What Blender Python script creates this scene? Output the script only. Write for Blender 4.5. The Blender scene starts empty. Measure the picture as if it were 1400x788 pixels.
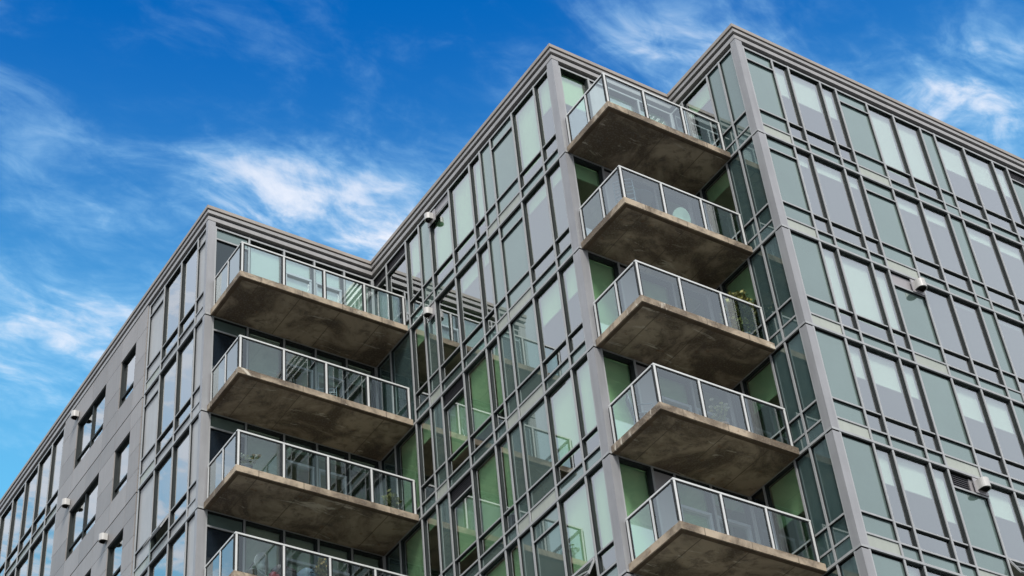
import bpy, bmesh, math, random
from mathutils import Vector, Matrix
random.seed(7)
SC = bpy.context.scene
COL = SC.collection

# ------------------------------------------------------------------ camera
cd = bpy.data.cameras.new("camera")
cd.sensor_width = 36.0
cd.lens = 2433.67 / 1400.0 * 36.0
cd.clip_start = 0.1
cd.clip_end = 5000.0
cam = bpy.data.objects.new("camera", cd)
COL.objects.link(cam)
cam.location = (0.0, 0.0, 1.6)
cam.rotation_euler = (2.2835, 0.0836, -0.567)
SC.camera = cam
Z0 = 1.6                                      # eye height: every height below was measured from the eye

# ------------------------------------------------------------------ sun, sky, exposure
SUN_DIR = Vector((-0.45, -0.89, 0.0)).normalized()   # horizontal direction towards the sun (behind the camera)
SUN_EL = math.radians(48)
sd = bpy.data.lights.new("sun", 'SUN')
sd.energy = 2.0
sd.angle = math.radians(14)
sd.color = (1.0, 0.955, 0.9)
sun = bpy.data.objects.new("sun", sd)
COL.objects.link(sun)
to_sun = Vector((SUN_DIR.x * math.cos(SUN_EL), SUN_DIR.y * math.cos(SUN_EL), math.sin(SUN_EL)))
sun.rotation_euler = to_sun.to_track_quat('Z', 'Y').to_euler()
sun.location = (0, 0, 60)

W = bpy.data.worlds.new("World")
SC.world = W
W.use_nodes = True
SKY_STRENGTH = 0.15


class NT:
    """tiny helper for node trees"""
    def __init__(self, tree):
        self.t = tree
        self.n = tree.nodes
        self.l = tree.links

    def node(self, kind, **kw):
        x = self.n.new(kind)
        for k, v in kw.items():
            setattr(x, k, v)
        return x

    def put(self, sock, v):
        if isinstance(v, bpy.types.NodeSocket):
            self.l.new(v, sock)
        else:
            sock.default_value = v

    def math(self, op, a, b=0.0, c=0.0, clamp=False):
        x = self.node('ShaderNodeMath', operation=op, use_clamp=clamp)
        for i, v in enumerate((a, b, c)):
            self.put(x.inputs[i], v)
        return x.outputs[0]

    def vmath(self, op, a, b=None, out=0):
        x = self.node('ShaderNodeVectorMath', operation=op)
        self.put(x.inputs[0], a)
        if b is not None:
            self.put(x.inputs[1], b)
        return x.outputs[out]

    def noise(self, vec, scale, detail=4, rough=0.55, dist=0.0):
        x = self.node('ShaderNodeTexNoise')
        self.put(x.inputs['Vector'], vec)
        x.inputs['Scale'].default_value = scale
        x.inputs['Detail'].default_value = detail
        x.inputs['Roughness'].default_value = rough
        x.inputs['Distortion'].default_value = dist
        return x.outputs['Fac']

    def ramp(self, fac, lo, hi, a=0.0, b=1.0):
        x = self.node('ShaderNodeMapRange', interpolation_type='SMOOTHSTEP')
        self.put(x.inputs['Value'], fac)
        x.inputs['From Min'].default_value = lo
        x.inputs['From Max'].default_value = hi
        x.inputs['To Min'].default_value = a
        x.inputs['To Max'].default_value = b
        return x.outputs['Result']

    def mix(self, fac, a, b):
        x = self.node('ShaderNodeMix', data_type='RGBA')
        self.put(x.inputs['Factor'], fac)
        self.put(x.inputs['A'], a if isinstance(a, bpy.types.NodeSocket) else (*a, 1))
        self.put(x.inputs['B'], b if isinstance(b, bpy.types.NodeSocket) else (*b, 1))
        return x.outputs['Result']


def build_world():
    W.node_tree.nodes.clear()
    h = NT(W.node_tree)
    out = h.node('ShaderNodeOutputWorld')
    bg = h.node('ShaderNodeBackground')
    bg.inputs['Strength'].default_value = SKY_STRENGTH
    sky = h.node('ShaderNodeTexSky', sky_type='NISHITA')
    sky.sun_disc = False
    sky.sun_elevation = SUN_EL
    sky.sun_rotation = math.atan2(SUN_DIR.x, SUN_DIR.y)
    sky.air_density = 1.0
    sky.dust_density = 0.4
    sky.ozone_density = 2.5
    hs = h.node('ShaderNodeHueSaturation')
    hs.inputs['Hue'].default_value = 0.5
    hs.inputs['Saturation'].default_value = 1.9
    hs.inputs['Value'].default_value = 0.66
    h.put(hs.inputs['Color'], h.vmath('MULTIPLY', sky.outputs[0], (0.68, 0.96, 1.34)))
    tc = h.node('ShaderNodeTexCoord')
    d = tc.outputs['Generated']
    sep = h.node('ShaderNodeSeparateXYZ')
    h.put(sep.inputs[0], d)
    zc = h.math('MAXIMUM', sep.outputs[2], 0.04)
    comb = h.node('ShaderNodeCombineXYZ')              # flat cloud layer seen in perspective
    h.put(comb.inputs[0], h.math('DIVIDE', sep.outputs[0], zc))
    h.put(comb.inputs[1], h.math('DIVIDE', sep.outputs[1], zc))
    P = comb.outputs[0]
    mp = h.node('ShaderNodeMapping')
    mp.inputs['Rotation'].default_value = (0, 0, math.radians(-38))
    mp.inputs['Scale'].default_value = (1.0, 1.7, 1.0)
    h.put(mp.inputs['Vector'], P)
    wisp = h.noise(mp.outputs[0], 6.0, 9, 0.58, 0.9)
    fine = h.noise(mp.outputs[0], 23.0, 6, 0.60, 0.5)
    big = h.noise(P, 1.3, 4, 0.5, 0.3)
    tex = h.math('ADD', h.math('MULTIPLY', wisp, 0.68), h.math('MULTIPLY', fine, 0.32))
    # cloud banks of the cloud layer: centre on the layer, radius, density
    banks = [((0.595, 0.95), 0.055, 0.52), ((0.55, 0.87), 0.07, 0.17), ((0.46, 0.90), 0.08, 0.15), ((0.51, 0.98), 0.09, 0.16),
             ((0.41, 0.97), 0.09, 0.12), ((0.63, 0.82), 0.06, 0.16),
             ((0.88, 0.565), 0.06, 0.26), ((0.60, 0.69), 0.06, 0.26), ((0.68, 0.645), 0.06, 0.20), ((0.97, 0.55), 0.07, 0.2),
             ((0.80, 0.66), 0.11, 0.24), ((0.42, 1.12), 0.14, 0.18), ((0.37, 1.22), 0.16, 0.16),
             ((-0.55, 1.15), 0.62, 0.70), ((1.9, 0.9), 0.7, 0.40)]
    dens = None
    for (cx, cy), r, a in banks:
        dist = h.vmath('DISTANCE', P, (cx, cy, 0.0), out=1)
        g = h.math('POWER', 2.718, h.math('MULTIPLY', h.math('POWER', h.math('DIVIDE', dist, r), 2.0), -1.0))
        g = h.math('MULTIPLY', g, a)
        dens = g if dens is None else h.math('ADD', dens, g)
    # a high, even, bright overcast sheet covers the part of the sky that the facades face
    back = h.vmath('DOT_PRODUCT', d, (0.50, 0.86, 0.0), out=1)
    sheet = h.ramp(h.math('ADD', back, h.math('MULTIPLY', h.math('SUBTRACT', big, 0.5), 0.25)), 0.58, 0.40)
    texc = h.ramp(tex, 0.30, 0.68)
    cov = h.math('MULTIPLY', dens, h.math('ADD', h.math('MULTIPLY', texc, 1.35), 0.30))
    faint = h.ramp(h.math('ADD', h.math('MULTIPLY', tex, 0.7), h.math('MULTIPLY', big, 0.3)), 0.45, 0.74, 0.0, 0.30)
    cov = h.math('ADD', cov, faint)
    mask = h.ramp(cov, 0.05, 1.0)
    mask = h.math('MAXIMUM', mask, h.math('MULTIPLY', sheet, 0.96))
    haze = h.ramp(sep.outputs[2], 0.785, 0.44, 0.0, 0.95)   # the sky pales towards the horizon
    blue = h.mix(haze, hs.outputs['Color'], (0.85, 2.85, 4.1))
    cloud = h.mix(big, (3.45, 3.62, 4.0), (3.8, 3.95, 4.3))
    cloud = h.mix(h.ramp(mask, 0.2, 0.95), (1.7, 3.05, 4.2), cloud)      # thin cloud lets the blue through
    col = h.mix(mask, blue, cloud)
    h.put(bg.inputs['Color'], col)
    h.l.new(bg.outputs[0], out.inputs[0])


build_world()
SC.view_settings.view_transform = 'Standard'
SC.view_settings.look = 'None'
SC.view_settings.exposure = 0.75
SC.view_settings.gamma = 1.0
SC.view_settings.use_curve_mapping = False
SC.cycles.max_bounces = 14
SC.cycles.transparent_max_bounces = 24
SC.cycles.glossy_bounces = 5
SC.cycles.diffuse_bounces = 4
SC.cycles.use_denoising = True
SC.cycles.caustics_reflective = False
SC.cycles.caustics_refractive = False


# ------------------------------------------------------------------ materials
def new_mat(name):
    m = bpy.data.materials.new(name)
    m.use_nodes = True
    m.node_tree.nodes.clear()
    h = NT(m.node_tree)
    out = h.node('ShaderNodeOutputMaterial')
    return m, h, out


def objcoord(h):
    return h.node('ShaderNodeTexCoord').outputs['Object']


def worldpos(h):
    return h.node('ShaderNodeNewGeometry').outputs['Position']


def paint(name, col, rough=0.45, metal=0.0, var=0.08, scale=1.5, bump=0.0, streak=0.0, rnd=0.0, spec=0.5):
    m, h, out = new_mat(name)
    p = h.node('ShaderNodeBsdfPrincipled')
    p.inputs['Specular IOR Level'].default_value = spec
    wp = worldpos(h)
    n = h.noise(wp, scale, 5, 0.6)
    k = h.ramp(n, 0.25, 0.75, 1.0 - var, 1.0 + var)
    if streak:
        mp = h.node('ShaderNodeMapping')
        mp.inputs['Scale'].default_value = (6.0, 6.0, 0.35)
        h.put(mp.inputs['Vector'], wp)
        s = h.noise(mp.outputs[0], 1.6, 6, 0.65)
        k = h.math('MULTIPLY', k, h.ramp(s, 0.35, 0.7, 1.0, 1.0 - streak))
    if rnd:
        r = h.node('ShaderNodeObjectInfo').outputs['Random']
        k = h.math('MULTIPLY', k, h.ramp(r, 0.0, 1.0, 1.0 - rnd, 1.0 + rnd))
    c = h.vmath('SCALE', (*col,))
    sc = c.node
    h.put(sc.inputs['Scale'], k)
    h.put(p.inputs['Base Color'], c)
    p.inputs['Roughness'].default_value = rough
    p.inputs['Metallic'].default_value = metal
    if bump:
        b = h.node('ShaderNodeBump')
        b.inputs['Strength'].default_value = bump
        b.inputs['Distance'].default_value = 0.02
        h.put(b.inputs['Height'], h.noise(wp, 30, 5, 0.6))
        h.put(p.inputs['Normal'], b.outputs[0])
    h.l.new(p.outputs[0], out.inputs[0])
    return m


def wavy(h, amount, scale=0.8):
    """slightly rolled glass: each pane its own gentle waves"""
    b = h.node('ShaderNodeBump')
    b.inputs['Strength'].default_value = 1.0
    b.inputs['Distance'].default_value = amount
    oi = h.node('ShaderNodeObjectInfo').outputs['Random']
    off = h.vmath('SCALE', (13.0, 31.0, 17.0))
    h.put(off.node.inputs['Scale'], oi)
    v = h.vmath('ADD', worldpos(h), off)
    h.put(b.inputs['Height'], h.noise(v, scale, 1, 0.4))
    return b.outputs[0]


def fresnel(h, r0, power=2.5):
    lw = h.node('ShaderNodeLayerWeight')
    lw.inputs['Blend'].default_value = 0.5
    f = h.math('POWER', lw.outputs['Facing'], power)
    return h.math('ADD', h.math('MULTIPLY', f, 1.0 - r0), r0, clamp=True)


def glass(name, tint, r0, wave=0.00035, gloss=(0.94, 0.98, 1.0)):
    m, h, out = new_mat(name)
    tr = h.node('ShaderNodeBsdfTransparent')
    tr.inputs[0].default_value = (*tint, 1)
    gl = h.node('ShaderNodeBsdfAnisotropic')
    gl.inputs['Roughness'].default_value = 0.0
    gl.inputs[0].default_value = (*gloss, 1)
    if wave:
        h.put(gl.inputs['Normal'], wavy(h, wave))
    mx = h.node('ShaderNodeMixShader')
    front = h.math('SUBTRACT', 1.0, h.node('ShaderNodeNewGeometry').outputs['Backfacing'])   # mirror coating on the outer face
    h.put(mx.inputs[0], h.math('MULTIPLY', fresnel(h, r0), front))
    h.l.new(tr.outputs[0], mx.inputs[1])
    h.l.new(gl.outputs[0], mx.inputs[2])
    h.l.new(mx.outputs[0], out.inputs[0])
    return m


def backed_glass(name, col, r0, rough=0.02, wave=0.00035, rnd=0.06):
    """opaque back-painted spandrel glass"""
    m, h, out = new_mat(name)
    df = h.node('ShaderNodeBsdfDiffuse')
    wp = worldpos(h)
    k = h.ramp(h.noise(wp, 0.9, 4, 0.6), 0.25, 0.75, 0.92, 1.08)
    r = h.node('ShaderNodeObjectInfo').outputs['Random']
    k = h.math('MULTIPLY', k, h.ramp(r, 0.0, 1.0, 1.0 - rnd, 1.0 + rnd))
    c = h.vmath('SCALE', (*col,))
    h.put(c.node.inputs['Scale'], k)
    h.put(df.inputs[0], c)
    gl = h.node('ShaderNodeBsdfAnisotropic')
    gl.inputs['Roughness'].default_value = rough
    gl.inputs[0].default_value = (0.86, 0.97, 0.93, 1)
    h.put(gl.inputs['Normal'], wavy(h, wave))
    mx = h.node('ShaderNodeMixShader')
    h.put(mx.inputs[0], fresnel(h, r0))
    h.l.new(df.outputs[0], mx.inputs[1])
    h.l.new(gl.outputs[0], mx.inputs[2])
    h.l.new(mx.outputs[0], out.inputs[0])
    return m


def concrete(name):
    m, h, out = new_mat(name)
    p = h.node('ShaderNodeBsdfPrincipled')
    wp = worldpos(h)
    a = h.noise(wp, 0.75, 6, 0.62, 0.6)
    b = h.noise(wp, 3.2, 6, 0.65, 0.4)
    f = h.noise(wp, 26.0, 4, 0.6)
    c = h.mix(h.ramp(a, 0.40, 0.62), (0.13, 0.098, 0.066), (0.48, 0.39, 0.28))
    c = h.mix(h.ramp(b, 0.50, 0.68, 0.0, 0.7), c, (0.12, 0.095, 0.075))
    c = h.mix(h.ramp(f, 0.45, 0.75, 0.0, 0.4), c, (0.42, 0.37, 0.30))
    # pale lime runs along old shutter lines
    mp = h.node('ShaderNodeMapping')
    mp.inputs['Rotation'].default_value = (0, 0, math.radians(20))
    mp.inputs['Scale'].default_value = (0.35, 1.6, 0.3)
    h.put(mp.inputs['Vector'], wp)
    s = h.noise(mp.outputs[0], 1.5, 8, 0.72, 1.5)
    c = h.mix(h.ramp(s, 0.59, 0.66, 0.0, 0.8), c, (0.72, 0.66, 0.54))
    # shutter board joints across the slab, in the slab's own axes
    so = h.node('ShaderNodeSeparateXYZ')
    h.put(so.inputs[0], objcoord(h))
    fr = h.math('FRACT', h.math('DIVIDE', so.outputs[0], 1.22))
    ln = h.math('ABSOLUTE', h.math('SUBTRACT', fr, h.math('ADD', 0.5, h.math('MULTIPLY', h.math('SUBTRACT', b, 0.5), 0.02))))
    c = h.mix(h.math('MULTIPLY', h.ramp(ln, 0.016, 0.004), h.ramp(a, 0.3, 0.6, 0.15, 0.75)), c, (0.09, 0.07, 0.05))
    # rust-brown spots
    c = h.mix(h.ramp(h.noise(wp, 5.5, 3, 0.5), 0.66, 0.74, 0.0, 0.5), c, (0.20, 0.10, 0.045))
    h.put(p.inputs['Base Color'], c)
    p.inputs['Roughness'].default_value = 0.85
    bp = h.node('ShaderNodeBump')
    bp.inputs['Strength'].default_value = 0.5
    bp.inputs['Distance'].default_value = 0.01
    h.put(bp.inputs['Height'], h.math('ADD', b, h.math('MULTIPLY', f, 0.4)))
    h.put(p.inputs['Normal'], bp.outputs[0])
    h.l.new(p.outputs[0], out.inputs[0])
    return m


M = {}
M['alu'] = paint('aluminium_frame', (0.40, 0.41, 0.41), 0.42, 0.0, 0.06, 2.0, streak=0.10)
M['col'] = paint('column_cover_metal', (0.325, 0.328, 0.336), 0.40, 0.0, 0.07, 1.2, streak=0.10, rnd=0.04)
M['gasket'] = paint('dark_gasket', (0.024, 0.028, 0.029), 0.65, spec=0.2)
M['jamb'] = paint('dark_window_jamb', (0.030, 0.036, 0.036), 0.6, spec=0.2)
M['cornice'] = paint('cornice_metal', (0.36, 0.35, 0.34), 0.45, 0.0, 0.08, 1.5, streak=0.10)
M['coping'] = paint('coping_metal', (0.34, 0.30, 0.26), 0.5, 0.0, 0.12, 1.0)
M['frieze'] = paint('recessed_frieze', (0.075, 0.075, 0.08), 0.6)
M['spandrel'] = backed_glass('spandrel_glass', (0.100, 0.146, 0.134), 0.13)
M['teal'] = backed_glass('teal_spandrel_glass', (0.055, 0.095, 0.094), 0.11)
M['navy'] = backed_glass('navy_panel_glass', (0.012, 0.019, 0.028), 0.035)
M['band'] = paint('pale_band_panel', (0.40, 0.43, 0.375), 0.35, 0.0, 0.06, 1.5, streak=0.06, rnd=0.05)
M['strip'] = paint('grey_strip_panel', (0.36, 0.345, 0.35), 0.4, 0.0, 0.05)
M['pale'] = paint('pale_grey_panel', (0.43, 0.44, 0.435), 0.4, 0.0, 0.06, 1.0, streak=0.08, rnd=0.03)
M['clad'] = paint('grey_cladding_panel', (0.315, 0.298, 0.285), 0.5, 0.0, 0.05, 1.2, streak=0.08, rnd=0.11)
M['glass'] = glass('tinted_window_glass', (0.86, 0.935, 0.885), 0.28)
M['shade_glass'] = glass('shade_tinted_window_glass', (0.80, 0.945, 0.80), 0.25)  # same window glass; weaker sky reflection put into a greener tint
M['rail_glass'] = glass('railing_glass', (0.89, 0.965, 0.96), 0.085, 0.0, (0.90, 0.98, 1.0))
M['blind'] = paint('roller_blind', (0.84, 0.835, 0.82), 0.8, 0.0, 0.04, 1.0)
M['rail'] = paint('railing_metal', (0.66, 0.67, 0.65), 0.38, 0.0, 0.05)
M['door'] = paint('door_frame_metal', (0.46, 0.50, 0.53), 0.4)
M['concrete'] = concrete('balcony_concrete')
M['drip'] = paint('dark_brown_drip_edge', (0.12, 0.085, 0.055), 0.9, 0.0, 0.35, 3.0, bump=0.3)  # dark brown for the strip along the slab's underside edges
M['plaster'] = paint('interior_plaster', (0.34, 0.30, 0.25), 0.9, 0.0, 0.1, 0.6)
M['ceiling'] = paint('interior_ceiling', (0.5, 0.48, 0.44), 0.9, 0.0, 0.05, 0.6)
M['louver'] = paint('dark_louver_metal', (0.05, 0.048, 0.055), 0.5)
M['hood'] = paint('white_hood_metal', (0.56, 0.55, 0.52), 0.4, 0.0, 0.08, 4.0, streak=0.12)
M['hood_in'] = paint('hood_inside', (0.03, 0.028, 0.025), 0.7)
M['ground'] = paint('asphalt_ground', (0.10, 0.10, 0.10), 0.9, 0.0, 0.25, 0.4, bump=0.3)
M['lower'] = paint('lower_wall_panel', (0.22, 0.23, 0.23), 0.5, 0.0, 0.1, 0.8)

# ------------------------------------------------------------------ plan of the building (metres, heights from the eye)
XA, YA = 14.9005, 33.9074
XB, YB = 20.1457, 24.2776
XC, YC = 24.0111, 21.4066
JT = [34.60, 31.2976, 28.0612, 25.0612, 22.0939, 19.1187, 16.12]   # window heads / floor joints, floor 1 on top
AL_LEN, CR_LEN = 24.5, 16.6
FAC = {'AL': ('x', XA, YA), 'BL': ('x', XB, YB), 'CL': ('x', XC, YC),
       'AR': ('y', YA, XA), 'BR': ('y', YB, XB), 'CR': ('y', YC, XC)}
GROUND_Z = 0.0
BASE = Vector((XB, YA, GROUND_Z))
building = bpy.data.objects.new('apartment_building', None)
COL.objects.link(building)
building.location = BASE
building['label'] = 'glass and grey metal apartment block with stacked concrete balconies in its corners'
building['category'] = 'building'

# ------------------------------------------------------------------ mesh helpers
_cache = {}
_BOXF = [(0, 2, 3, 1), (4, 5, 7, 6), (0, 1, 5, 4), (2, 6, 7, 3), (0, 4, 6, 2), (1, 3, 7, 5)]


def box_mesh(name, boxes, mats, sign):
    """boxes: (s0,s1,z0,z1,o0,o1[,material index]) in facade axes: along, up, outwards"""
    key = (name, sign, tuple(mats), tuple(tuple(round(float(v), 4) for v in b) for b in boxes))
    if key in _cache:
        return _cache[key]
    vs, fs, mi = [], [], []
    for b in boxes:
        s0, s1, z0, z1, o0, o1 = b[:6]
        y0, y1 = sorted((sign * o0, sign * o1))
        n = len(vs)
        for x in (s0, s1):
            for y in (y0, y1):
                for z in (z0, z1):
                    vs.append((x, y, z))
        fs += [tuple(n + i for i in f) for f in _BOXF]
        mi += [int(b[6]) if len(b) > 6 else 0] * 6
    me = bpy.data.meshes.new(name)
    me.from_pydata(vs, [], fs)
    bm = bmesh.new()
    bm.from_mesh(me)
    bmesh.ops.recalc_face_normals(bm, faces=bm.faces)
    bm.to_mesh(me)
    bm.free()
    for k in mats:
        me.materials.append(M[k])
    me.polygons.foreach_set('material_index', mi)
    _cache[key] = me
    return me


def fpos(f, s, z, o=0.0):
    ax, val, org = FAC[f]
    if ax == 'x':
        return Vector((val - o, org + s, z + Z0))
    return Vector((org + s, val - o, z + Z0))


def fsign(f):
    return 1 if FAC[f][0] == 'x' else -1


def part(name, boxes, mats, f, s, z, parent=None):
    """a part of the building at (s, z) of facade f; with a parent part: a sub-part in that part's own axes"""
    if f in ('BL', 'BR', 'CL'):
        mats = ['shade_glass' if k == 'glass' else k for k in mats]
    me = box_mesh(name, boxes, mats, fsign(f))
    o = bpy.data.objects.new(name, me)
    COL.objects.link(o)
    if parent is None:
        o.parent = building
        o.location = fpos(f, s, z) - BASE
        if FAC[f][0] == 'x':
            o.rotation_euler = (0, 0, math.pi / 2)
    else:
        o.parent = parent
        o.location = (s, 0, z)
    return o


def mesh_obj(name, vs, fs, mat, parent=None, loc=None, smooth=False):
    me = bpy.data.meshes.new(name)
    me.from_pydata([tuple(v) for v in vs], [], fs)
    for k in (mat if isinstance(mat, (list, tuple)) else [mat]):
        me.materials.append(M[k])
    bm = bmesh.new()
    bm.from_mesh(me)
    bmesh.ops.recalc_face_normals(bm, faces=bm.faces)
    bm.to_mesh(me)
    bm.free()
    if smooth:
        me.polygons.foreach_set('use_smooth', [True] * len(me.polygons))
    o = bpy.data.objects.new(name, me)
    COL.objects.link(o)
    if parent is not None:
        o.parent = parent
    if loc is not None:
        o.location = loc
    return o


def outline(p, far=0.0):
    """footprint pushed outwards by p (all street sides face -x or -y)"""
    yf, xf = YA + AL_LEN, XC + CR_LEN
    return [(XA - p, yf + far), (XA - p, YA - p), (XB - p, YA - p), (XB - p, YB - p),
            (XC - p, YB - p), (XC - p, YC - p), (xf + far, YC - p), (xf + far, yf + far)]


def prism(name, pts, z0, z1, mat):
    n = len(pts)
    vs = [(x - BASE.x, y - BASE.y, z0 + Z0) for x, y in pts] + [(x - BASE.x, y - BASE.y, z1 + Z0) for x, y in pts]
    fs = [tuple(range(n)), tuple(range(n, 2 * n))] + [(i, (i + 1) % n, n + (i + 1) % n, n + i) for i in range(n)]
    return mesh_obj(name, vs, fs, mat, building)


# ------------------------------------------------------------------ ground
def build_ground():
    s = 2500.0
    o = mesh_obj('ground', [(-s, -s, 0), (s, -s, 0), (s, s, 0), (-s, s, 0)], [(0, 1, 2, 3)], 'ground')
    o['kind'] = 'structure'


build_ground()

# ------------------------------------------------------------------ body: cornice, floor plates, core, lower storeys
prism('coping', outline(0.085), 35.135, 35.25, 'coping')
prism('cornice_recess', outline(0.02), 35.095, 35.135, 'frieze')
prism('cornice_band', outline(0.055), 34.985, 35.095, 'cornice')
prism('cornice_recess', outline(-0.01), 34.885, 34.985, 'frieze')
prism('cornice_band', outline(0.03), 34.755, 34.885, 'cornice')
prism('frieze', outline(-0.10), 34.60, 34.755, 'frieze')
for j in JT[1:]:
    prism('floor_plate', outline(-0.28), j + 0.02, j + 0.40, 'ceiling')
prism('core_wall', outline(-3.6), -Z0, 34.60, 'plaster')
prism('lower_wall', outline(-0.02), -Z0, JT[6], 'lower')


# ------------------------------------------------------------------ facade cells
MW = 0.052          # mullion face width
GLASS_O = -0.068    # plane of the window glass
PANEL_O = -0.05     # plane of the opaque panels


def mullion(f, s, zb, zt, w=MW):
    part('mullion', [(-w / 2, w / 2, 0, zt - zb, -0.012, 0.012, 0), (-w / 2 + .004, w / 2 - .004, 0, zt - zb, -0.17, -0.012, 1)],
         ['alu', 'gasket'], f, s, zb)


def transom(f, s0, s1, z0, z1):  # dark body: gasket, with the soffit's shade put into its colour
    part('transom', [(0, s1 - s0, 0, z1 - z0, -0.012, 0.004, 0), (0, s1 - s0, 0.004, z1 - z0 - .004, -0.12, -0.012, 1)],
         ['alu', 'gasket'], f, s0, z0)


def floor_beam(f, s0, s1, j):
    part('floor_beam', [(0, s1 - s0, 0, 0.062, -0.02, 0.022, 0), (0, s1 - s0, 0.004, 0.058, -0.22, -0.02, 1)],
         ['alu', 'gasket'], f, s0, j)


def panel(name, f, s0, s1, z0, z1, mat, o=PANEL_O, th=0.05, gap=0.006):
    return part(name, [(gap, s1 - s0 - gap, gap, z1 - z0 - gap, o - th, o)], [mat], f, s0, z0)


def edges(a, b):
    return a + MW / 2, b - MW / 2


def solid_cell(f, a, b, j, t, main='spandrel', low=None, band='band', strip=None, grille=None):
    s0, s1 = edges(a, b)
    low = low or main
    top = t - 0.045
    if strip:
        transom(f, s0, s1, t - 0.48, t - 0.44)
        if grille:
            g = s0 + (s1 - s0) * grille
            louver(f, s0, g, t - 0.44, top)
            panel('strip_panel', f, g, s1, t - 0.44, top, strip)
        else:
            panel('strip_panel', f, s0, s1, t - 0.44, top, strip)
        top = t - 0.48
    panel('main_panel', f, s0, s1, j + 0.975, top, main)
    transom(f, s0, s1, j + 0.925, j + 0.97)
    panel('lower_panel', f, s0, s1, j + 0.44, j + 0.925, low)
    transom(f, s0, s1, j + 0.385, j + 0.43)
    panel('band_panel', f, s0, s1, j + 0.07, j + 0.385, band, o=-0.02)


def louver(f, s0, s1, z0, z1):
    w = s1 - s0
    bx = [(0, w, 0, z1 - z0, -0.16, -0.12, 0)]
    n = max(3, int((z1 - z0) / 0.055))
    for i in range(n):
        z = (i + 0.15) * (z1 - z0) / n
        bx.append((0.01, w - 0.01, z, z + 0.022, -0.12, -0.06, 0))
    part('louver_grille', bx, ['louver'], f, s0, z0)


def blind_part(f, win, w, z_bot, z_top, o=GLASS_O - 0.10):
    b = part('blind', [(0.03, w - 0.03, z_bot, z_top, o - 0.012, o, 0),
                       (0.03, w - 0.03, z_bot - 0.03, z_bot, o - 0.02, o + 0.008, 0)], ['blind'], f, 0, 0, win)
    return b


def window_cell(f, a, b, j, t, drop=0.0, strip=None, louv=False, small='spandrel', open_sash=False, full=False, lowblind=0.0):
    """head, upper light, sill transom, lower awning light and a small spandrel below; drop = blind length as a share of the upper light"""
    s0, s1 = edges(a, b)
    w = s1 - s0
    top = t
    if strip:
        panel('strip_panel', f, s0, s1, t - 0.42, t - 0.045, strip)
        top = t - 0.42
    if louv:
        louver(f, s0, s1, t - 0.46, t - 0.01)
        top = t - 0.46
    z0 = j + 0.385
    sill = j + 0.95 - z0
    H = top - z0
    G = GLASS_O
    fr = [(0, w, H - 0.03, H, G - 0.04, -0.03, 1),                     # head lining
          (0, 0.028, 0.04, H - 0.03, G - 0.04, -0.03, 1), (w - 0.028, w, 0.04, H - 0.03, G - 0.04, -0.03, 1),
          (0, w, 0.0, 0.045, -0.012, 0.004, 0), (0, w, 0.004, 0.04, G - 0.04, -0.012, 1)]
    if not full:
        fr += [(0.028, w - 0.028, sill - 0.018, sill + 0.018, -0.024, -0.008, 0),
               (0.028, w - 0.028, sill - 0.03, sill + 0.014, G - 0.04, -0.024, 1)]
    if strip or louv:
        fr += [(0, w, H, H + 0.035, -0.012, 0.004, 0)]
    win = part('window', fr, ['alu', 'jamb'], f, s0, z0)
    e = 0.028
    if full:
        part('pane', [(e, w - e, 0.045, H - 0.03, G - 0.02, G)], ['glass'], f, 0, 0, win)
        lo = 0.045
    else:
        part('pane', [(e, w - e, sill + 0.014, H - 0.03, G - 0.02, G)], ['glass'], f, 0, 0, win)
        if open_sash:
            sash = part('sash', [(0, w - 2 * e, -0.5, -0.47, -0.03, 0.01, 0), (0, w - 2 * e, -0.03, 0, -0.03, 0.01, 0),
                                 (0, 0.03, -0.47, -0.03, -0.03, 0.01, 0), (w - 2 * e - .03, w - 2 * e, -0.47, -0.03, -0.03, 0.01, 0),
                                 (0.03, w - 2 * e - .03, -0.47, -0.03, -0.018, 0.0, 1)], ['alu', 'glass'], f, e, sill - 0.03, win)
            sash.location.y = fsign(f) * -0.01
            sash.rotation_euler = (-fsign(f) * math.radians(-27), 0, 0)
        else:
            part('pane', [(e, w - e, 0.045, sill - 0.03, G - 0.02, G)], ['glass'], f, 0, 0, win)
        lo = sill + 0.014
    if drop > 0:
        zt = H - 0.03
        blind_part(f, win, w, zt - (zt - lo) * min(drop, 0.985), zt)
    if lowblind > 0:
        blind_part(f, win, w, sill - 0.03 - (sill - 0.08) * lowblind, sill - 0.03)
    panel('spandrel_panel', f, s0, s1, j + 0.07, j + 0.385, small)
    return win


def column(f1, w1, f2, w2, x, y, j, t, o=0.02):
    """corner cover of one storey: f1 is the left face (width w1 along y), f2 the right face (width w2 along x)"""
    z0, z1 = j + 0.0, t - 0.04
    vs = []
    for z in (z0 + Z0, z1 + Z0):
        vs += [(-o, -o, z), (w2, -o, z), (w2, w1, z), (-o, w1, z)]
    mesh_obj('column_cover', vs, [(0, 1, 2, 3), (4, 5, 6, 7), (0, 1, 5, 4), (1, 2, 6, 5), (2, 3, 7, 6), (3, 0, 4, 7)],
             'col', building, Vector((x, y, 0)) - Vector((BASE.x, BASE.y, 0)))


FL = lambda k: (JT[k], JT[k - 1])          # (joint below, joint above) of floor k


def col_top(k):
    return JT[k - 1] if k > 1 else 34.79


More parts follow.
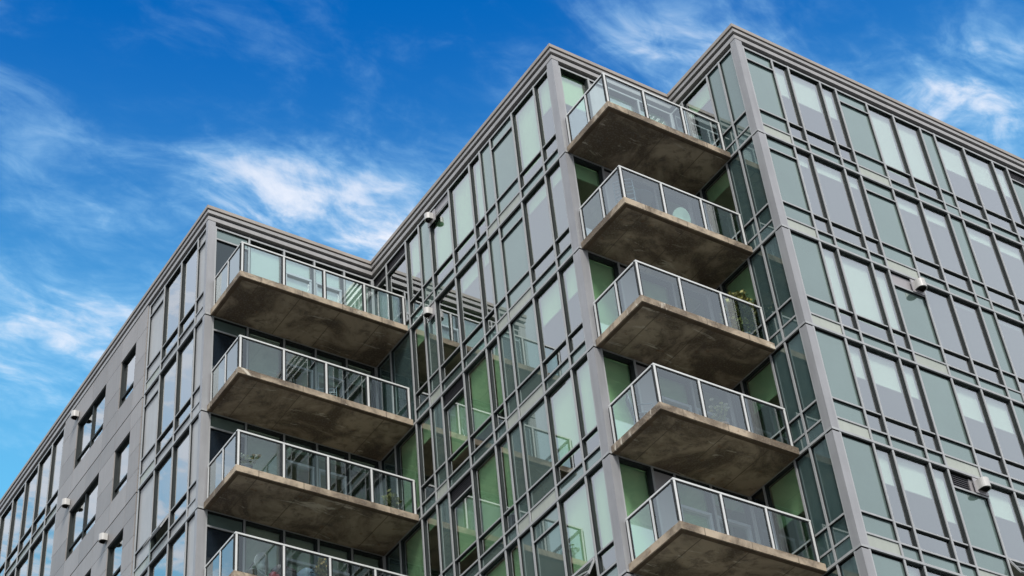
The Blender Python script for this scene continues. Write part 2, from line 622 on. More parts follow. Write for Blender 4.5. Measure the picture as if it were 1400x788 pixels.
# ---- right-hand facade (CR)
CR_M = [0.20, 1.18, 1.75, 2.85, 3.41, 4.51, 5.49, 6.49, 7.03, 8.15, 9.27, 9.86, 10.95, 11.52, 12.62, 13.19, 14.29, 15.27, 16.4]
CR_T = 'SWWWSWWSWWWSWWWSWW'
CR_BL = {1: dict(zip(range(18), [0, .46, .46, .46, 0, .99, .99, 0, .46, .46, .46, 0, .99, .99, .99, 0, .5, .5])),
         2: dict(zip(range(18), [0, .15, .15, .15, 0, .16, .16, 0, .16, .16, .16, 0, .3, .3, .3, 0, .5, .5])),
         3: dict(zip(range(18), [0, .99, .99, .99, 0, 0, .03, 0, .03, .05, .08, 0, .2, .2, .2, 0, .5, .5])),
         4: dict(zip(range(18), [0, .44, .44, .44, 0, .44, .44, 0, .44, .44, .44, 0, .3, .3, .3, 0, .5, .5])),
         5: dict(zip(range(18), [0, .42, .42, .67, 0, .36, .36, 0, .36, .36, .36, 0, .3, .3, .3, 0, .5, .5])),
         6: dict(zip(range(18), [0, .6, .6, .6, 0, .99, .99, 0, .2, .2, .2, 0, .3, .3, .3, 0, .5, .5]))}
CR_END = {1: 18, 2: 18, 3: 16, 4: 15, 5: 14, 6: 8}
for k in range(1, 7):
    j, t = FL(k)
    n = CR_END[k]
    floor_beam('CR', 0.0, CR_M[n] + 0.03, j)
    for i in range(n + 1):
        mullion('CR', CR_M[i] + (0.02 if i == 0 else 0), j + 0.062, t - (0.0 if k > 1 else 0.0))
    for i in range(n):
        a, b = CR_M[i], CR_M[i + 1]
        if CR_T[i] == 'S':
            wide = b - a > 0.7
            st, gr = None, None
            if wide and k <= 2:
                st = 'spandrel'
            if k == 1 and i == 11:
                st, gr = 'strip', 0.99
            if k == 3 and i == 4:
                st = 'strip'
            if k == 5 and i == 4:
                st, gr = 'strip', 0.60
            solid_cell('CR', a, b, j, t, band='band' if wide else 'spandrel', strip=st, grille=gr)
        else:
            window_cell('CR', a, b, j, t, CR_BL[k][i], open_sash=(k == 5 and i == 5))
    if k == 1:
        transom('CR', 0.2, CR_M[n], 34.545, 34.598)

# ---- middle left-hand facade (BL)
BL_M = [0.22, 0.93, 2.02, 3.11, 3.65, 4.20, 5.30, 6.385, 6.965, 7.70, 8.82, 9.60]
BL_T = 'WWSSWWWSWXX'
BL_BL = {1: [.45, .99, 0, 0, .99, .99, .99, 0, .6, 0, 0], 2: [.16, .16, 0, 0, .18, .2, 0, 0, .25, 0, 0],
         3: [.42, .42, 0, 0, .99, .99, .99, 0, .3, .99, 0], 4: [.99, .99, 0, 0, .99, .99, .99, 0, .15, .99, 0],
         5: [.99, .99, 0, 0, .99, .99, .99, 0, .99, .99, 0], 6: [.99, .99, 0, 0, .5, .99, .99, 0, .99, .5, 0]}
for k in range(1, 7):
    j, t = FL(k)
    floor_beam('BL', 0.0, 9.62, j)
    for i, m in enumerate(BL_M):
        mullion('BL', m + (0.02 if i == 0 else 0), j + 0.062, t)
    for i, ty in enumerate(BL_T):
        a, b = BL_M[i], BL_M[i + 1]
        if ty == 'S':
            wide = b - a > 0.7
            solid_cell('BL', a, b, j, t, 'spandrel', band='band' if i < 7 or k > 1 else 'spandrel',
                       strip='spandrel' if wide and (k <= 2 or k == 5) else None)
        elif ty == 'W':
            window_cell('BL', a, b, j, t, BL_BL[k][i], strip='strip' if (k == 1 and i == 6) else None,
                        louv=(i == 6 and k in (3, 4, 5)), open_sash=(k == 4 and i == 8) or (k == 5 and i == 1),
                        lowblind=0.99 if (k >= 4 and i == 5) else 0.0)
        else:
            if k == 1:
                window_cell('BL', a, b, j, t, 0.0, louv=True, full=True)
            elif i == 9 and k >= 3:
                window_cell('BL', a, b, j, t, BL_BL[k][i], full=True)
            else:
                s0, s1 = edges(a, b)
                panel('main_panel', 'BL', s0, s1, j + 0.07, t - 0.045, 'teal')
    if k == 1:
        transom('BL', 0.22, 9.60, 34.545, 34.598)

# ---- far left facade (AL): window bays by the corner, metal cladding with punched windows, then a window strip
AL_M = [0.11, 0.66, 1.76, 2.93, 3.96]
CL_C = [4.09, 4.85, 5.95, 7.08, 8.20, 9.33, 10.47]
STRIP = [10.49, 11.55, 12.71, 13.88, 15.02, 16.16, 17.3, 18.44, 19.58, 20.72]
for k in range(1, 5):
    j, t = FL(k)
    floor_beam('AL', 0.0, 3.97, j)
    for i, m in enumerate(AL_M[1:]):
        mullion('AL', m, j + 0.062, t)
    solid_cell('AL', AL_M[0] - 0.02, AL_M[1], j, t, 'pale', band='pale', strip='pale' if k == 1 else None)
    window_cell('AL', 0.66, 1.76, j, t, 0.0, small='pale')
    window_cell('AL', 1.76, 2.93, j, t, 0.0, small='pale', open_sash=(k == 3))
    solid_cell('AL', 2.93, 3.96, j, t, 'pale', band='band', strip='pale' if k <= 2 else None)
    # dark reveal between curtain wall and cladding, and the backing behind the cladding joints
    part('reveal', [(0, 0.11, 0, t - j, -0.2, -0.07)], ['gasket'], 'AL', 3.985, j)
    top = t if k > 1 else 34.745
    sill, head, mid = j + 0.80, (t - 0.67 if k > 1 else 33.88), j + 1.62
    part('cladding_backing', [(0, 10.48 - 4.09, 0, sill - j, -0.14, -0.04), (0, 4.85 - 4.09, sill - j, top - j, -0.14, -0.04),
                              (5.95 - 4.09, 7.08 - 4.09, sill - j, top - j, -0.14, -0.04), (9.33 - 4.09, 10.48 - 4.09, sill - j, top - j, -0.14, -0.04),
                              (4.85 - 4.09, 5.95 - 4.09, head - j, top - j, -0.14, -0.04), (7.08 - 4.09, 9.33 - 4.09, head - j, top - j, -0.14, -0.04)],
         ['gasket'], 'AL', 4.09, j)

    def clad(a, b, z0, z1):
        part('cladding_panel', [(0.006, b - a - 0.006, 0.006, z1 - z0 - 0.006, -0.03, 0.012)], ['clad'], 'AL', a, z0)
    for i in range(6):
        a, b = CL_C[i], CL_C[i + 1]
        clad(a, b, j + 0.02, sill)
        if i in (0, 2, 5):
            clad(a, b, sill, mid)
            clad(a, b, mid, head)
        clad(a, b, head, top - 0.01)
    for a, b, m in ((4.85, 5.95, None), (7.08, 9.33, 8.20)):
        w, H = b - a, head - sill
        G = -0.10
        fr = [(0, w, H - 0.035, H, G - 0.03, -0.02, 0), (0, w, 0, 0.03, G - 0.03, -0.02, 0),
              (0, 0.035, 0.03, H - 0.035, G - 0.03, -0.02, 0), (w - 0.035, w, 0.03, H - 0.035, G - 0.03, -0.02, 0),
              (0.035, w - 0.035, 0.40, 0.47, G - 0.03, -0.06, 0)]
        if m:
            fr += [(m - a - 0.04, m - a + 0.04, 0.03, 0.40, G - 0.03, -0.05, 0), (m - a - 0.04, m - a + 0.04, 0.47, H - 0.035, G - 0.03, -0.05, 0)]
        wn = part('window', fr, ['jamb'], 'AL', a, sill)
        cuts = [0.035] + ([m - a - 0.04, m - a + 0.04] if m else []) + [w - 0.035]
        for q in range(0, len(cuts), 2):
            part('pane', [(cuts[q], cuts[q + 1], 0.47, H - 0.035, G - 0.015, G)], ['glass'], 'AL', 0, 0, wn)
            part('pane', [(cuts[q], cuts[q + 1], 0.03, 0.40, G - 0.015, G)], ['glass'], 'AL', 0, 0, wn)
    for i in range(len(STRIP) - 1):
        window_cell('AL', STRIP[i], STRIP[i + 1], j, t, 0.0, small='band')
        mullion('AL', STRIP[i] + (0.02 if i == 0 else 0), j + 0.062, t)
    mullion('AL', STRIP[-1], j + 0.062, t)
    floor_beam('AL', 10.49, STRIP[-1] + 0.03, j)
    a = STRIP[-1] + 0.03
    for q in range(3):
        for z0, z1 in ((j + 0.02, sill), (sill, mid), (mid, head), (head, top - 0.01)):
            clad(a + q * 1.24, a + q * 1.24 + 1.24, z0, z1)
    if k == 1:
        transom('AL', 0.11, 3.96, 34.545, 34.598)
        transom('AL', 10.49, STRIP[-1], 34.545, 34.598)


# ---- walls behind the balconies (AR, BR) and the short return (CL)
def door_cell(f, a, b, j, t, drop=0.0, dark_top=False):
    """full-height glazing with a sliding door leaf below a fixed light"""
    s0, s1 = edges(a, b)
    w, z0 = s1 - s0, j + 0.20
    H = t - z0 - 0.01
    G = -0.13
    d = H - 0.80
    fr = [(0, w, H - 0.035, H, G - 0.03, -0.02, 1), (0, 0.03, 0, H - 0.035, G - 0.03, -0.02, 1), (w - 0.03, w, 0, H - 0.035, G - 0.03, -0.02, 1),
          (0.03, w - 0.03, d, d + 0.075, G - 0.03, -0.06, 0), (0.03, 0.10, 0.08, d, G - 0.03, -0.07, 0),
          (w - 0.10, w - 0.03, 0.08, d, G - 0.03, -0.07, 0), (0.03, w - 0.03, 0, 0.08, G - 0.03, -0.06, 0)]
    dr = part('balcony_door', fr, ['door', 'jamb'], f, s0, z0)
    part('pane', [(0.10, w - 0.10, 0.08, d, G - 0.015, G)], ['glass'], f, 0, 0, dr)
    part('pane', [(0.03, w - 0.03, d + 0.075, H - 0.035, G - 0.015, G)], ['glass'], f, 0, 0, dr)
    if drop > 0:
        blind_part(f, dr, w, H - 0.03 - (H - 0.1) * drop, H - 0.03, G - 0.06)


def full_window(f, a, b, j, t, drop, name='window'):
    s0, s1 = edges(a, b)
    w, z0 = s1 - s0, j + 0.20
    H = t - z0 - 0.01
    G = -0.12
    fr = [(0, w, H - 0.04, H, G - 0.03, -0.01, 1), (0, 0.03, 0, H - 0.04, G - 0.03, -0.01, 1),
          (w - 0.03, w, 0, H - 0.04, G - 0.03, -0.01, 1), (0, w, -0.05, 0.0, G - 0.03, 0.0, 0)]
    wn = part(name, fr, ['alu', 'jamb'], f, s0, z0)
    part('pane', [(0.03, w - 0.03, 0.0, H - 0.04, G - 0.015, G)], ['glass'], f, 0, 0, wn)
    if drop > 0:
        blind_part(f, wn, w, H - 0.04 - (H - 0.06) * min(drop, 0.98), H - 0.04, G - 0.07)


AR_M = [0.21, 1.26, 2.36, 3.33, 4.30, 5.22]
AR_D = {1: [0, .98, .98, .98, .5], 2: [0, .5, .25, .3, .2], 3: [0, .7, .1, .1, .1], 4: [0, .98, .9, .4, .1], 5: [0, .5, .5, .5, .5]}
for k in range(1, 6):
    j, t = FL(k)
    floor_beam('AR', 0.0, 5.22, j)
    for i, m in enumerate(AR_M):
        mullion('AR', m + (0.02 if i == 0 else 0), j + 0.062, t)
    s0, s1 = edges(AR_M[0], AR_M[1])
    panel('strip_panel', 'AR', s0, s1, t - 0.42, t - 0.045, 'spandrel')
    transom('AR', s0, s1, t - 0.47, t - 0.42)
    panel('main_panel', 'AR', s0, s1, j + 0.16, t - 0.47, 'navy')
    full_window('AR', AR_M[1], AR_M[2], j, t, AR_D[k][1])
    door_cell('AR', AR_M[2], AR_M[3], j, t, AR_D[k][2])
    door_cell('AR', AR_M[3], AR_M[4], j, t, AR_D[k][3])
    full_window('AR', AR_M[4], AR_M[5], j, t, AR_D[k][4])
    if k == 1:
        transom('AR', 0.21, 5.22, 34.545, 34.598)

BR_M = [0.18, 1.13, 1.74, 2.75, 3.84]
BR_D = {1: [.36, 0, .2, .2], 2: [.16, 0, 0, 0], 3: [.98, 0, .3, 0], 4: [.98, 0, .2, 0], 5: [.98, 0, .98, .1], 6: [.98, 0, .3, .3]}
CL_M = [0.18, 0.76, 1.285, 2.38, 2.85]
CL_D = {1: .25, 2: .20, 3: .52, 4: .44, 5: .55, 6: .4}
for k in range(1, 7):
    j, t = FL(k)
    floor_beam('BR', 0.0, 3.84, j)
    for i, m in enumerate(BR_M):
        mullion('BR', m + (0.02 if i == 0 else 0), j + 0.062, t)
    full_window('BR', BR_M[0], BR_M[1], j, t, BR_D[k][0])
    s0, s1 = edges(BR_M[1], BR_M[2])
    panel('main_panel', 'BR', s0, s1, j + 0.16, t - 0.045, 'strip' if k > 1 else 'pale')
    door_cell('BR', BR_M[2], BR_M[3], j, t, BR_D[k][2])
    door_cell('BR', BR_M[3], BR_M[4], j, t, BR_D[k][3])
    floor_beam('CL', 0.0, 2.85, j)
    for i, m in enumerate(CL_M):
        mullion('CL', m + (0.02 if i == 0 else 0), j + 0.062, t)
    solid_cell('CL', CL_M[0], CL_M[1], j, t, 'teal', band='teal')
    solid_cell('CL', CL_M[1], CL_M[2], j, t, 'teal', band='teal')
    window_cell('CL', CL_M[2], CL_M[3], j, t, CL_D[k], small='teal')
    s0, s1 = edges(CL_M[3], CL_M[4])
    panel('main_panel', 'CL', s0, s1, j + 0.16, t - 0.045, 'navy')
    if k == 1:
        transom('BR', 0.18, 3.84, 34.545, 34.598)
        transom('CL', 0.18, 2.85, 34.545, 34.598)

for k in range(1, 7):
    j, t = FL(k)
    tt = col_top(k)
    if k <= 5:
        column('AL', 0.11, 'AR', 0.21, XA, YA, j, tt)
    column('BL', 0.22, 'BR', 0.18, XB, YB, j, tt)
    column('CL', 0.18, 'CR', 0.20, XC, YC, j, tt)


# ------------------------------------------------------------------ balconies
def balcony(f, s0, s1, p, j, fronts, sides):
    slab = part('balcony', [(0, s1 - s0, 0, 0.18, 0.03, p)], ['concrete'], f, s0, j)
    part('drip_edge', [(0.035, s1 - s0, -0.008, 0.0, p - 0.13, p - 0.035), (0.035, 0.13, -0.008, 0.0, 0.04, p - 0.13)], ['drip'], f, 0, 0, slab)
    zt = 0.18 + 1.09
    o = p - 0.075
    e = 0.075
    rh = 0.045

    def post(s, oo, across):
        g = 0.068
        b = [(s - 0.026, s + 0.026, 0.18, zt - rh, oo - 0.026, oo + 0.026, 0)]
        for q in (-1, 1):
            if across:
                b.append(tuple(sorted((s + q * 0.026, s + q * g))) + (0.24, zt - rh - 0.01, oo - 0.012, oo + 0.012, 1))
            else:
                b.append((s - 0.012, s + 0.012, 0.24, zt - rh - 0.01) + tuple(sorted((oo + q * 0.026, oo + q * g))) + (1,))
        part('post', b, ['rail', 'gasket'], f, 0, 0, slab)
    fr = [s - s0 for s in fronts]
    for s in fr:
        post(s, o, True)
    for oo in sides:
        post(e, oo, False)
    part('handrail', [(e - 0.03, fr[-1] + 0.03, zt - rh, zt, o - 0.03, o + 0.03), (e - 0.03, e + 0.03, zt - rh, zt, sides[-1] - 0.03, o - 0.03)],
         ['rail'], f, 0, 0, slab)
    part('gasket', [(e + 0.03, fr[-1] - 0.03, zt - rh - 0.032, zt - rh, o - 0.013, o + 0.013), (e - 0.013, e + 0.013, zt - rh - 0.032, zt - rh, sides[-1], o - 0.03)],
         ['gasket'], f, 0, 0, slab)
    part('bottom_rail', [(e + 0.03, fr[-1] - 0.03, 0.185, 0.22, o - 0.014, o + 0.014), (e - 0.014, e + 0.014, 0.185, 0.22, sides[-1], o - 0.03)],
         ['rail'], f, 0, 0, slab)
    g = 0.068
    for a, b in zip(fr[:-1], fr[1:]):
        part('glass_panel', [(a + g, b - g, 0.235, zt - rh - 0.03, o - 0.006, o + 0.006)], ['rail_glass'], f, 0, 0, slab)
    ss = [o] + sides
    for a, b in zip(ss[:-1], ss[1:]):
        part('glass_panel', [(e - 0.006, e + 0.006, 0.235, zt - rh - 0.03, b + g, a - g)], ['rail_glass'], f, 0, 0, slab)
    return slab


for k in range(1, 6):
    balcony('AR', 0.14, 5.22, 1.83, JT[k], [0.22, 1.45, 2.68, 3.92, 5.16], [0.95, 0.12])
for k in range(1, 7):
    balcony('BR', 0.05, 3.85, 1.81, JT[k], [0.125, 1.325, 2.525, 3.73], [0.95, 0.12])


# ------------------------------------------------------------------ loose things
def tag(o, label, cat, group=None, kind=None):
    o['label'] = label
    o['category'] = cat
    if group:
        o['group'] = group
    return o


def hood(f, s, z, label, k=1.0):
    """half-drum exhaust hood, open below"""
    r, d, h = 0.15 * k, 0.27 * k, 0.27 * k
    e = tag(bpy.data.objects.new('vent_hood', None), label, 'vent hood', 'exhaust hoods on the facades')
    COL.objects.link(e)
    e.location = fpos(f, s, z, 0.03)
    e.rotation_euler = (0, 0, math.pi if FAC[f][0] == 'y' else math.pi / 2)
    # local axes: y = outwards
    pts = [(-r, 0.0), (-r, d - r)] + [(-r * math.cos(a), d - r + r * math.sin(a)) for a in [math.pi * i / 12 for i in range(1, 12)]] + [(r, d - r), (r, 0.0)]
    q = 0.88
    ins = [(x * q, max(y * q, 0.012)) for x, y in pts]
    n = len(pts)
    vs = [(x, y, z) for z in (-h / 2, h / 2) for x, y in pts] + [(x, y, -h / 2) for x, y in ins] + [(x, y, h / 2 - 0.03) for x, y in ins]
    fs = [tuple(range(n, 2 * n))]
    for i in range(n):
        k = (i + 1) % n
        fs += [(i, k, n + k, n + i), (i, k, 2 * n + k, 2 * n + i), (2 * n + i, 2 * n + k, 3 * n + k, 3 * n + i)]
    fs.append(tuple(range(3 * n, 4 * n)))
    o = mesh_obj('hood_shell', vs, fs, ['hood', 'hood_in'], e)
    for i, pl in enumerate(o.data.polygons):
        if i > 0 and (i == len(o.data.polygons) - 1 or (i - 1) % 3 == 2):
            pl.material_index = 1
    vs = []
    for zz in (-0.035, -0.028):
        vs += [(x * 0.85, max(y * 0.85, 0.015), zz) for x, y in pts]
    mesh_obj('damper_flap', vs, [tuple(range(n)), tuple(range(n, 2 * n))] + [(i, (i + 1) % n, n + (i + 1) % n, n + i) for i in range(n)],
             'hood_in', e)
    if f != 'AL':
        vs = [(x, y, zz) for x, zz in ((-0.2, -0.2), (0.2, -0.2), (0.2, 0.2), (-0.2, 0.2)) for y in (-0.02, 0.0)]
        mesh_obj('wall_plate', vs, [(0, 2, 4, 6), (1, 3, 5, 7), (0, 1, 3, 2), (2, 3, 5, 4), (4, 5, 7, 6), (6, 7, 1, 0)], 'strip', e)
    return e


hood('AL', 9.35, 34.2, 'metal exhaust hood under the cornice at the far left, above the row of strip windows', 0.78)
hood('AL', 9.42, 30.95, 'pale metal exhaust hood on grey cladding at left, second from the top', 0.78)
hood('AL', 6.05, 27.72, 'pale metal exhaust hood on grey cladding at left, lowest and nearest the corner', 0.78)
hood('BL', 6.22, 34.22, 'white exhaust hood right under the cornice of the middle block', 0.76)
hood('BL', 6.60, 31.02, 'white exhaust hood beside the top left balcony end on the middle block', 0.76)
hood('CR', 4.28, 27.80, 'white exhaust hood on the right facade, next to a plain grey strip panel', 0.9)
hood('CR', 4.33, 21.86, 'white exhaust hood on the right facade, beside a dark louver grille', 0.9)


# ---- plants and furniture on the balconies
M['leaf'] = paint('green_leaf', (0.125, 0.13, 0.036), 0.6, 0.0, 0.35, 9.0)
M['leaf2'] = paint('yellow_green_leaf', (0.34, 0.33, 0.09), 0.6, 0.0, 0.3, 9.0)
M['dry'] = paint('dry_leaf', (0.26, 0.18, 0.06), 0.7, 0.0, 0.35, 8.0)
M['petal'] = paint('white_petal', (0.75, 0.74, 0.66), 0.6)
M['petal2'] = paint('yellow_petal', (0.60, 0.58, 0.25), 0.6)
M['stem'] = paint('plant_stem', (0.10, 0.08, 0.04), 0.8)
M['pot'] = paint('clay_pot', (0.22, 0.12, 0.08), 0.8, bump=0.2)
M['darkpot'] = paint('dark_pot', (0.05, 0.05, 0.055), 0.5)
M['wire'] = paint('blue_grey_metal', (0.10, 0.13, 0.16), 0.4)
M['black'] = paint('black_metal', (0.02, 0.02, 0.022), 0.4)
M['greyseat'] = paint('grey_seat_shell', (0.30, 0.295, 0.29), 0.5)
M['greenseat'] = paint('pale_green_seat', (0.42, 0.52, 0.42), 0.5)
M['cover'] = paint('dark_vinyl_cover', (0.045, 0.035, 0.04), 0.5, bump=0.4)
M['bluecover'] = paint('slate_blue_cover', (0.11, 0.16, 0.22), 0.6, bump=0.4)
M['red'] = paint('dull_red_cloth', (0.25, 0.03, 0.05), 0.7)


def tube(pts, r, n=6):
    """swept tube through points; returns verts, faces"""
    vs, fs = [], []
    pts = [Vector(p) for p in pts]
    for i, p in enumerate(pts):
        t = (pts[min(i + 1, len(pts) - 1)] - pts[max(i - 1, 0)]).normalized()
        u = t.cross(Vector((0.31, 0.17, 0.94)))
        u = u.normalized() if u.length > 1e-4 else Vector((1, 0, 0))
        v = t.cross(u)
        rr = r[i] if isinstance(r, (list, tuple)) else r
        for k in range(n):
            a = 2 * math.pi * k / n
            vs.append(p + u * (rr * math.cos(a)) + v * (rr * math.sin(a)))
    for i in range(len(pts) - 1):
        for k in range(n):
            b = (k + 1) % n
            fs.append((i * n + k, i * n + b, (i + 1) * n + b, (i + 1) * n + k))
    fs.append(tuple(range(n)))
    fs.append(tuple((len(pts) - 1) * n + k for k in range(n)))
    return vs, fs


def join(*vf):
    V, F = [], []
    for vs, fs in vf:
        n = len(V)
        V += vs
        F += [tuple(i + n for i in f) for f in fs]
    return V, F


def lathe(prof, n=16):
    vs = [(r * math.cos(2 * math.pi * k / n), r * math.sin(2 * math.pi * k / n), z) for r, z in prof for k in range(n)]
    fs = []
    for i in range(len(prof) - 1):
        for k in range(n):
            b = (k + 1) % n
            fs.append((i * n + k, i * n + b, (i + 1) * n + b, (i + 1) * n + k))
    fs.append(tuple(range(n)))
    fs.append(tuple((len(prof) - 1) * n + k for k in range(n)))
    return vs, fs


def bx(x0, x1, y0, y1, z0, z1):
    vs = [(x, y, z) for x in (x0, x1) for y in (y0, y1) for z in (z0, z1)]
    return vs, list(_BOXF)


def leaves(n, centre, size, leaf, rng, flat=0.6):
    V, F = [], []
    for _ in range(n):
        while True:
            p = Vector((rng.uniform(-1, 1), rng.uniform(-1, 1), rng.uniform(-1, 1)))
            if 0.25 < p.length < 1:
                break
        p = Vector((p.x * size[0], p.y * size[1], p.z * size[2])) * (0.72 + 0.28 * math.sin(7 * p.x + 5 * p.y + 6 * p.z)) + Vector(centre)
        d = Vector((rng.gauss(0, 1), rng.gauss(0, 1), rng.gauss(0.3, 0.8))).normalized()
        u = d.cross(Vector((rng.gauss(0, 1), rng.gauss(0, 1), rng.gauss(0, 1)))).normalized()
        L = leaf * rng.uniform(0.6, 1.3)
        b = len(V)
        V += [p, p + d * L * 0.5 + u * L * 0.28, p + d * L, p + d * L * 0.5 - u * L * 0.28]
        F.append((b, b + 1, b + 2, b + 3))
    return V, F


def thing(name, label, cat, f, s, o, j, rot=0.0, group=None):
    e = tag(bpy.data.objects.new(name, None), label, cat, group)
    COL.objects.link(e)
    e.location = fpos(f, s, j + 0.182, o)
    e.rotation_euler = (0, 0, rot)
    return e


def pot(e, r, h, mat):
    mesh_obj('pot', *lathe([(r * 0.72, 0), (r * 0.95, h * 0.85), (r * 1.06, h * 0.86), (r * 1.06, h), (r * 0.9, h), (r * 0.88, h * 0.9)]), mat, e, smooth=False)


def shrub(label, f, s, o, j, h, w, n, leafmats, potr=0.2, seed=1, stem_up=0.0):
    rng = random.Random(seed)
    e = thing('potted_shrub', label, 'plant', f, s, o, j)
    pot(e, potr, 0.34, 'darkpot')
    tubes = [tube([(0, 0, 0.3), (rng.uniform(-.1, .1) * w, rng.uniform(-.1, .1) * w, h * 0.55),
                   (rng.uniform(-.5, .5) * w, rng.uniform(-.5, .5) * w, h * rng.uniform(0.75, 1.0) + stem_up)], [0.018, 0.012, 0.004]) for _ in range(7)]
    mesh_obj('stem', *join(*tubes), 'stem', e)
    for q, (mt, fr) in enumerate(leafmats):
        mesh_obj('foliage', *leaves(int(n * fr), (0, 0, 0.34 + (h - 0.34) * 0.52), (w, w, (h - 0.3) * 0.55), 0.13, rng), mt, e)
    return e


def flowers(label, f, s, o, j, h, w, petals, seed, potmat='pot'):
    rng = random.Random(seed)
    e = thing('flower_pot', label, 'flower pot', f, s, o, j)
    pot(e, 0.14, 0.22, potmat)
    tips = [(rng.uniform(-w, w), rng.uniform(-w, w), h * rng.uniform(0.7, 1.0)) for _ in range(12)]
    mesh_obj('stem', *join(*[tube([(0, 0, 0.2), (x * 0.4, y * 0.4, z * 0.6), (x, y, z)], 0.006, 5) for x, y, z in tips]), 'leaf', e)
    mesh_obj('foliage', *leaves(90, (0, 0, 0.2 + (h - 0.2) * 0.45), (w, w, (h - .2) * 0.5), 0.10, rng), 'leaf', e)
    for q, (x, y, z) in enumerate(tips):
        V, F = [], []
        for i in range(7):
            a = 2 * math.pi * i / 7
            d = Vector((math.cos(a), math.sin(a), 0.5)) * 0.055
            u = Vector((-math.sin(a), math.cos(a), 0)) * 0.025
            c = Vector((x, y, z))
            b = len(V)
            V += [c, c + d * 0.6 + u, c + d, c + d * 0.6 - u]
            F.append((b, b + 1, b + 2, b + 3))
        mesh_obj('blossom', V, F, petals[q % len(petals)], e)
    return e


def wire_chair(label, f, s, o, j, rot, mat='wire', group=None):
    e = thing('patio_chair', label, 'chair', f, s, o, j, rot, group)
    for sx in (-0.23, 0.23):
        mesh_obj('leg', *tube([(sx, -0.24, 0), (sx, -0.22, 0.42), (sx, -0.20, 0.62), (sx, 0.20, 0.64)], 0.016), mat, e)
        mesh_obj('leg', *tube([(sx, 0.27, 0), (sx, 0.2, 0.42), (sx, 0.30, 0.95)], 0.016), mat, e)
    mesh_obj('seat', *join(*[bx(-0.23, 0.23, -0.22 + i * 0.075, -0.165 + i * 0.075, 0.41, 0.43) for i in range(6)]), mat, e)
    mesh_obj('backrest', *join(*[tube([(-0.23, 0.22 + i * 0.022, 0.55 + i * 0.1), (0, 0.25 + i * 0.022, 0.55 + i * 0.1), (0.23, 0.22 + i * 0.022, 0.55 + i * 0.1)], 0.018) for i in range(5)]), mat, e)
    return e


def shell_chair(label, f, s, o, j, rot, shell, group=None, zc=0.62):
    """chair with a round shell back on a black bent-tube frame"""
    e = thing('round_back_chair', label, 'chair', f, s, o, j, rot, group)
    V, F = [], []
    n = 20
    for y in (0.0, 0.03):
        V.append((0, 0.20 + y, zc))
        for k in range(n):
            a = 2 * math.pi * k / n
            V.append((0.27 * math.cos(a), 0.17 + y + 0.05 * math.cos(a) ** 2 * -1 + 0.1 * (math.sin(a) + 1) / 2, zc + 0.27 * math.sin(a)))
    for k in range(n):
        b = (k + 1) % n
        F += [(0, 1 + k, 1 + b), (n + 1, n + 2 + b, n + 2 + k), (1 + k, 1 + b, n + 2 + b, n + 2 + k)]
    mesh_obj('backrest', V, F, shell, e)
    q = zc - 0.62
    mesh_obj('seat', *lathe([(0.05, 0.40 + q), (0.23, 0.41 + q), (0.25, 0.43 + q), (0.23, 0.45 + q), (0.05, 0.44 + q)], 18), shell, e)
    for sx in (-1, 1):
        mesh_obj('leg', *tube([(sx * 0.25, -0.26, 0), (sx * 0.2, -0.1, 0.40 + q), (sx * 0.24, 0.2, zc)], 0.014), 'black', e)
        mesh_obj('leg', *tube([(sx * 0.25, 0.28, 0), (sx * 0.18, 0.12, 0.40 + q)], 0.014), 'black', e)
    return e


def covered_box(label, name, cat, f, s, o, j, w, d, h, mat):
    e = thing(name, label, cat, f, s, o, j, 0.15)
    rng = random.Random(int(s * 100))
    vs, fs = [], []
    n = 7
    for i in range(n + 1):
        zz = h * i / n
        k = 1.0 - 0.12 * (i / n) ** 3
        ring = []
        for a in range(16):
            t = 2 * math.pi * a / 16
            c, q = math.cos(t), math.sin(t)
            x = math.copysign(abs(c) ** 0.4, c) * w / 2 * k * (1 + rng.uniform(-.03, .03))
            y = math.copysign(abs(q) ** 0.4, q) * d / 2 * k * (1 + rng.uniform(-.03, .03))
            ring.append((x, y, zz))
        vs += ring
    for i in range(n):
        for a in range(16):
            b = (a + 1) % 16
            fs.append((i * 16 + a, i * 16 + b, (i + 1) * 16 + b, (i + 1) * 16 + a))
    fs += [tuple(range(16)), tuple(n * 16 + a for a in range(16))]
    mesh_obj('cover', vs, fs, mat, e)
    mesh_obj('handle', *tube([(-w * 0.25, -d / 2 - 0.03, h * 0.8), (-w * 0.25, -d / 2 - 0.07, h * 0.8), (w * 0.25, -d / 2 - 0.07, h * 0.8), (w * 0.25, -d / 2 - 0.03, h * 0.8)], 0.012), 'black', e)
    return e


J = JT
wire_chair('slatted metal chair at the glass corner of the second right balcony from top', 'BR', 0.62, 1.25, J[2], 2.3, group='slatted metal balcony chairs')
wire_chair('second slatted metal chair on the second right balcony from top, away from the glass corner', 'BR', 1.25, 0.80, J[2], -0.6, group='slatted metal balcony chairs')
wire_chair('dark blue metal chair at the inner end of the second right balcony from the top', 'BR', 3.1, 1.2, J[2], 0.4, group='slatted metal balcony chairs')
shell_chair('pale green round-backed chair in the middle of the second right balcony from the top', 'BR', 2.0, 1.35, J[2], math.pi, 'greenseat', 'round-backed balcony chairs', 0.36)
shrub('big bushy potted shrub at the inner end of the third right balcony', 'BR', 3.44, 1.32, J[3], 1.6, 0.38, 9000, [('leaf', 0.75), ('leaf2', 0.25)], 0.24, 3, 0.15)
flowers('pot of white and yellow flowers on the fourth right balcony from the top', 'BR', 2.02, 1.5, J[4], 0.85, 0.20, ['petal', 'petal2', 'petal'], 5)
wire_chair('blue-grey slatted metal chair at the left end of the fourth right balcony from the top', 'BR', 0.5, 0.75, J[4], 0.9, group='slatted metal balcony chairs')
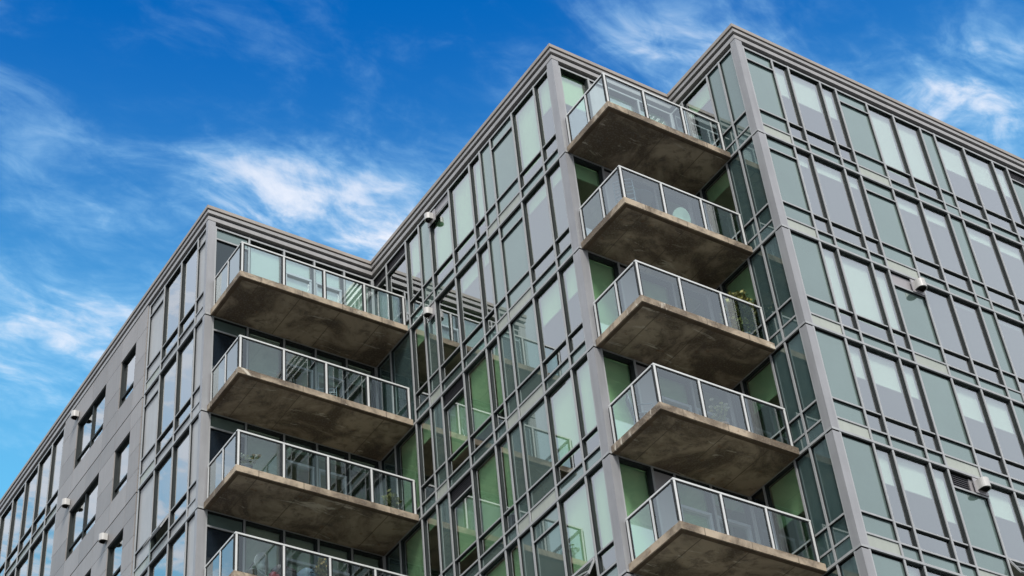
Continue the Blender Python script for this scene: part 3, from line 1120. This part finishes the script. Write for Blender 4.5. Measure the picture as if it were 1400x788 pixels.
flowers('low pot of white flowers in the corner of the third left balcony from the top', 'AR', 0.55, 1.55, J[3], 0.5, 0.28, ['petal'], 9, 'darkpot')
shell_chair('grey round-backed chair on the lowest left balcony, next to dark covered furniture', 'AR', 0.95, 1.25, J[4], math.pi + 0.5, 'greyseat', 'round-backed balcony chairs')
covered_box('dark covered barbecue on the lowest left balcony, right of the grey round chair', 'covered_barbecue', 'barbecue', 'AR', 1.75, 1.15, J[4], 0.62, 0.5, 0.78, 'cover')
covered_box('slate blue covered box on the lowest left balcony, between barbecue and dry plant', 'covered_box', 'storage box', 'AR', 2.36, 1.2, J[4], 0.46, 0.5, 0.85, 'bluecover')
shrub('dry yellow-brown potted plant on the lowest left balcony by the middle post', 'AR', 2.62, 1.45, J[4], 1.15, 0.16, 420, [('dry', 0.8), ('leaf2', 0.2)], 0.15, 11)
shrub('small green leafy potted plant at the right end of the lowest left balcony', 'AR', 4.1, 1.35, J[4], 0.95, 0.28, 500, [('leaf', 0.7), ('leaf2', 0.3)], 0.17, 17)
shrub('dark green slender potted plant at the inner end of the third left balcony', 'AR', 4.85, 1.1, J[3], 1.0, 0.20, 420, [('leaf', 1.0)], 0.16, 23)
wire_chair('dark metal chair in the middle of the second left balcony from the top', 'AR', 2.0, 1.15, J[2], 0.5, 'black', 'slatted metal balcony chairs')
wire_chair('blue-grey metal chair right of the dark chair on the second left balcony', 'AR', 3.0, 1.2, J[2], -0.4, group='slatted metal balcony chairs')


def table(label, f, s, o, j, r=0.32):
    e = thing('patio_table', label, 'table', f, s, o, j)
    mesh_obj('tabletop', *lathe([(0.03, 0.70), (r, 0.70), (r + 0.012, 0.712), (r, 0.725), (0.03, 0.725)], 24), 'wire', e)
    mesh_obj('pedestal', *lathe([(0.22, 0.0), (0.20, 0.02), (0.03, 0.05), (0.025, 0.70)], 14), 'black', e)


table('small round metal table beside the corner chair on the second right balcony', 'BR', 0.95, 1.35, J[2])
covered_box('dull red bundle on the lowest left balcony beside the covered barbecue', 'red_bundle', 'bundle', 'AR', 1.36, 1.45, J[4], 0.24, 0.22, 0.42, 'red')
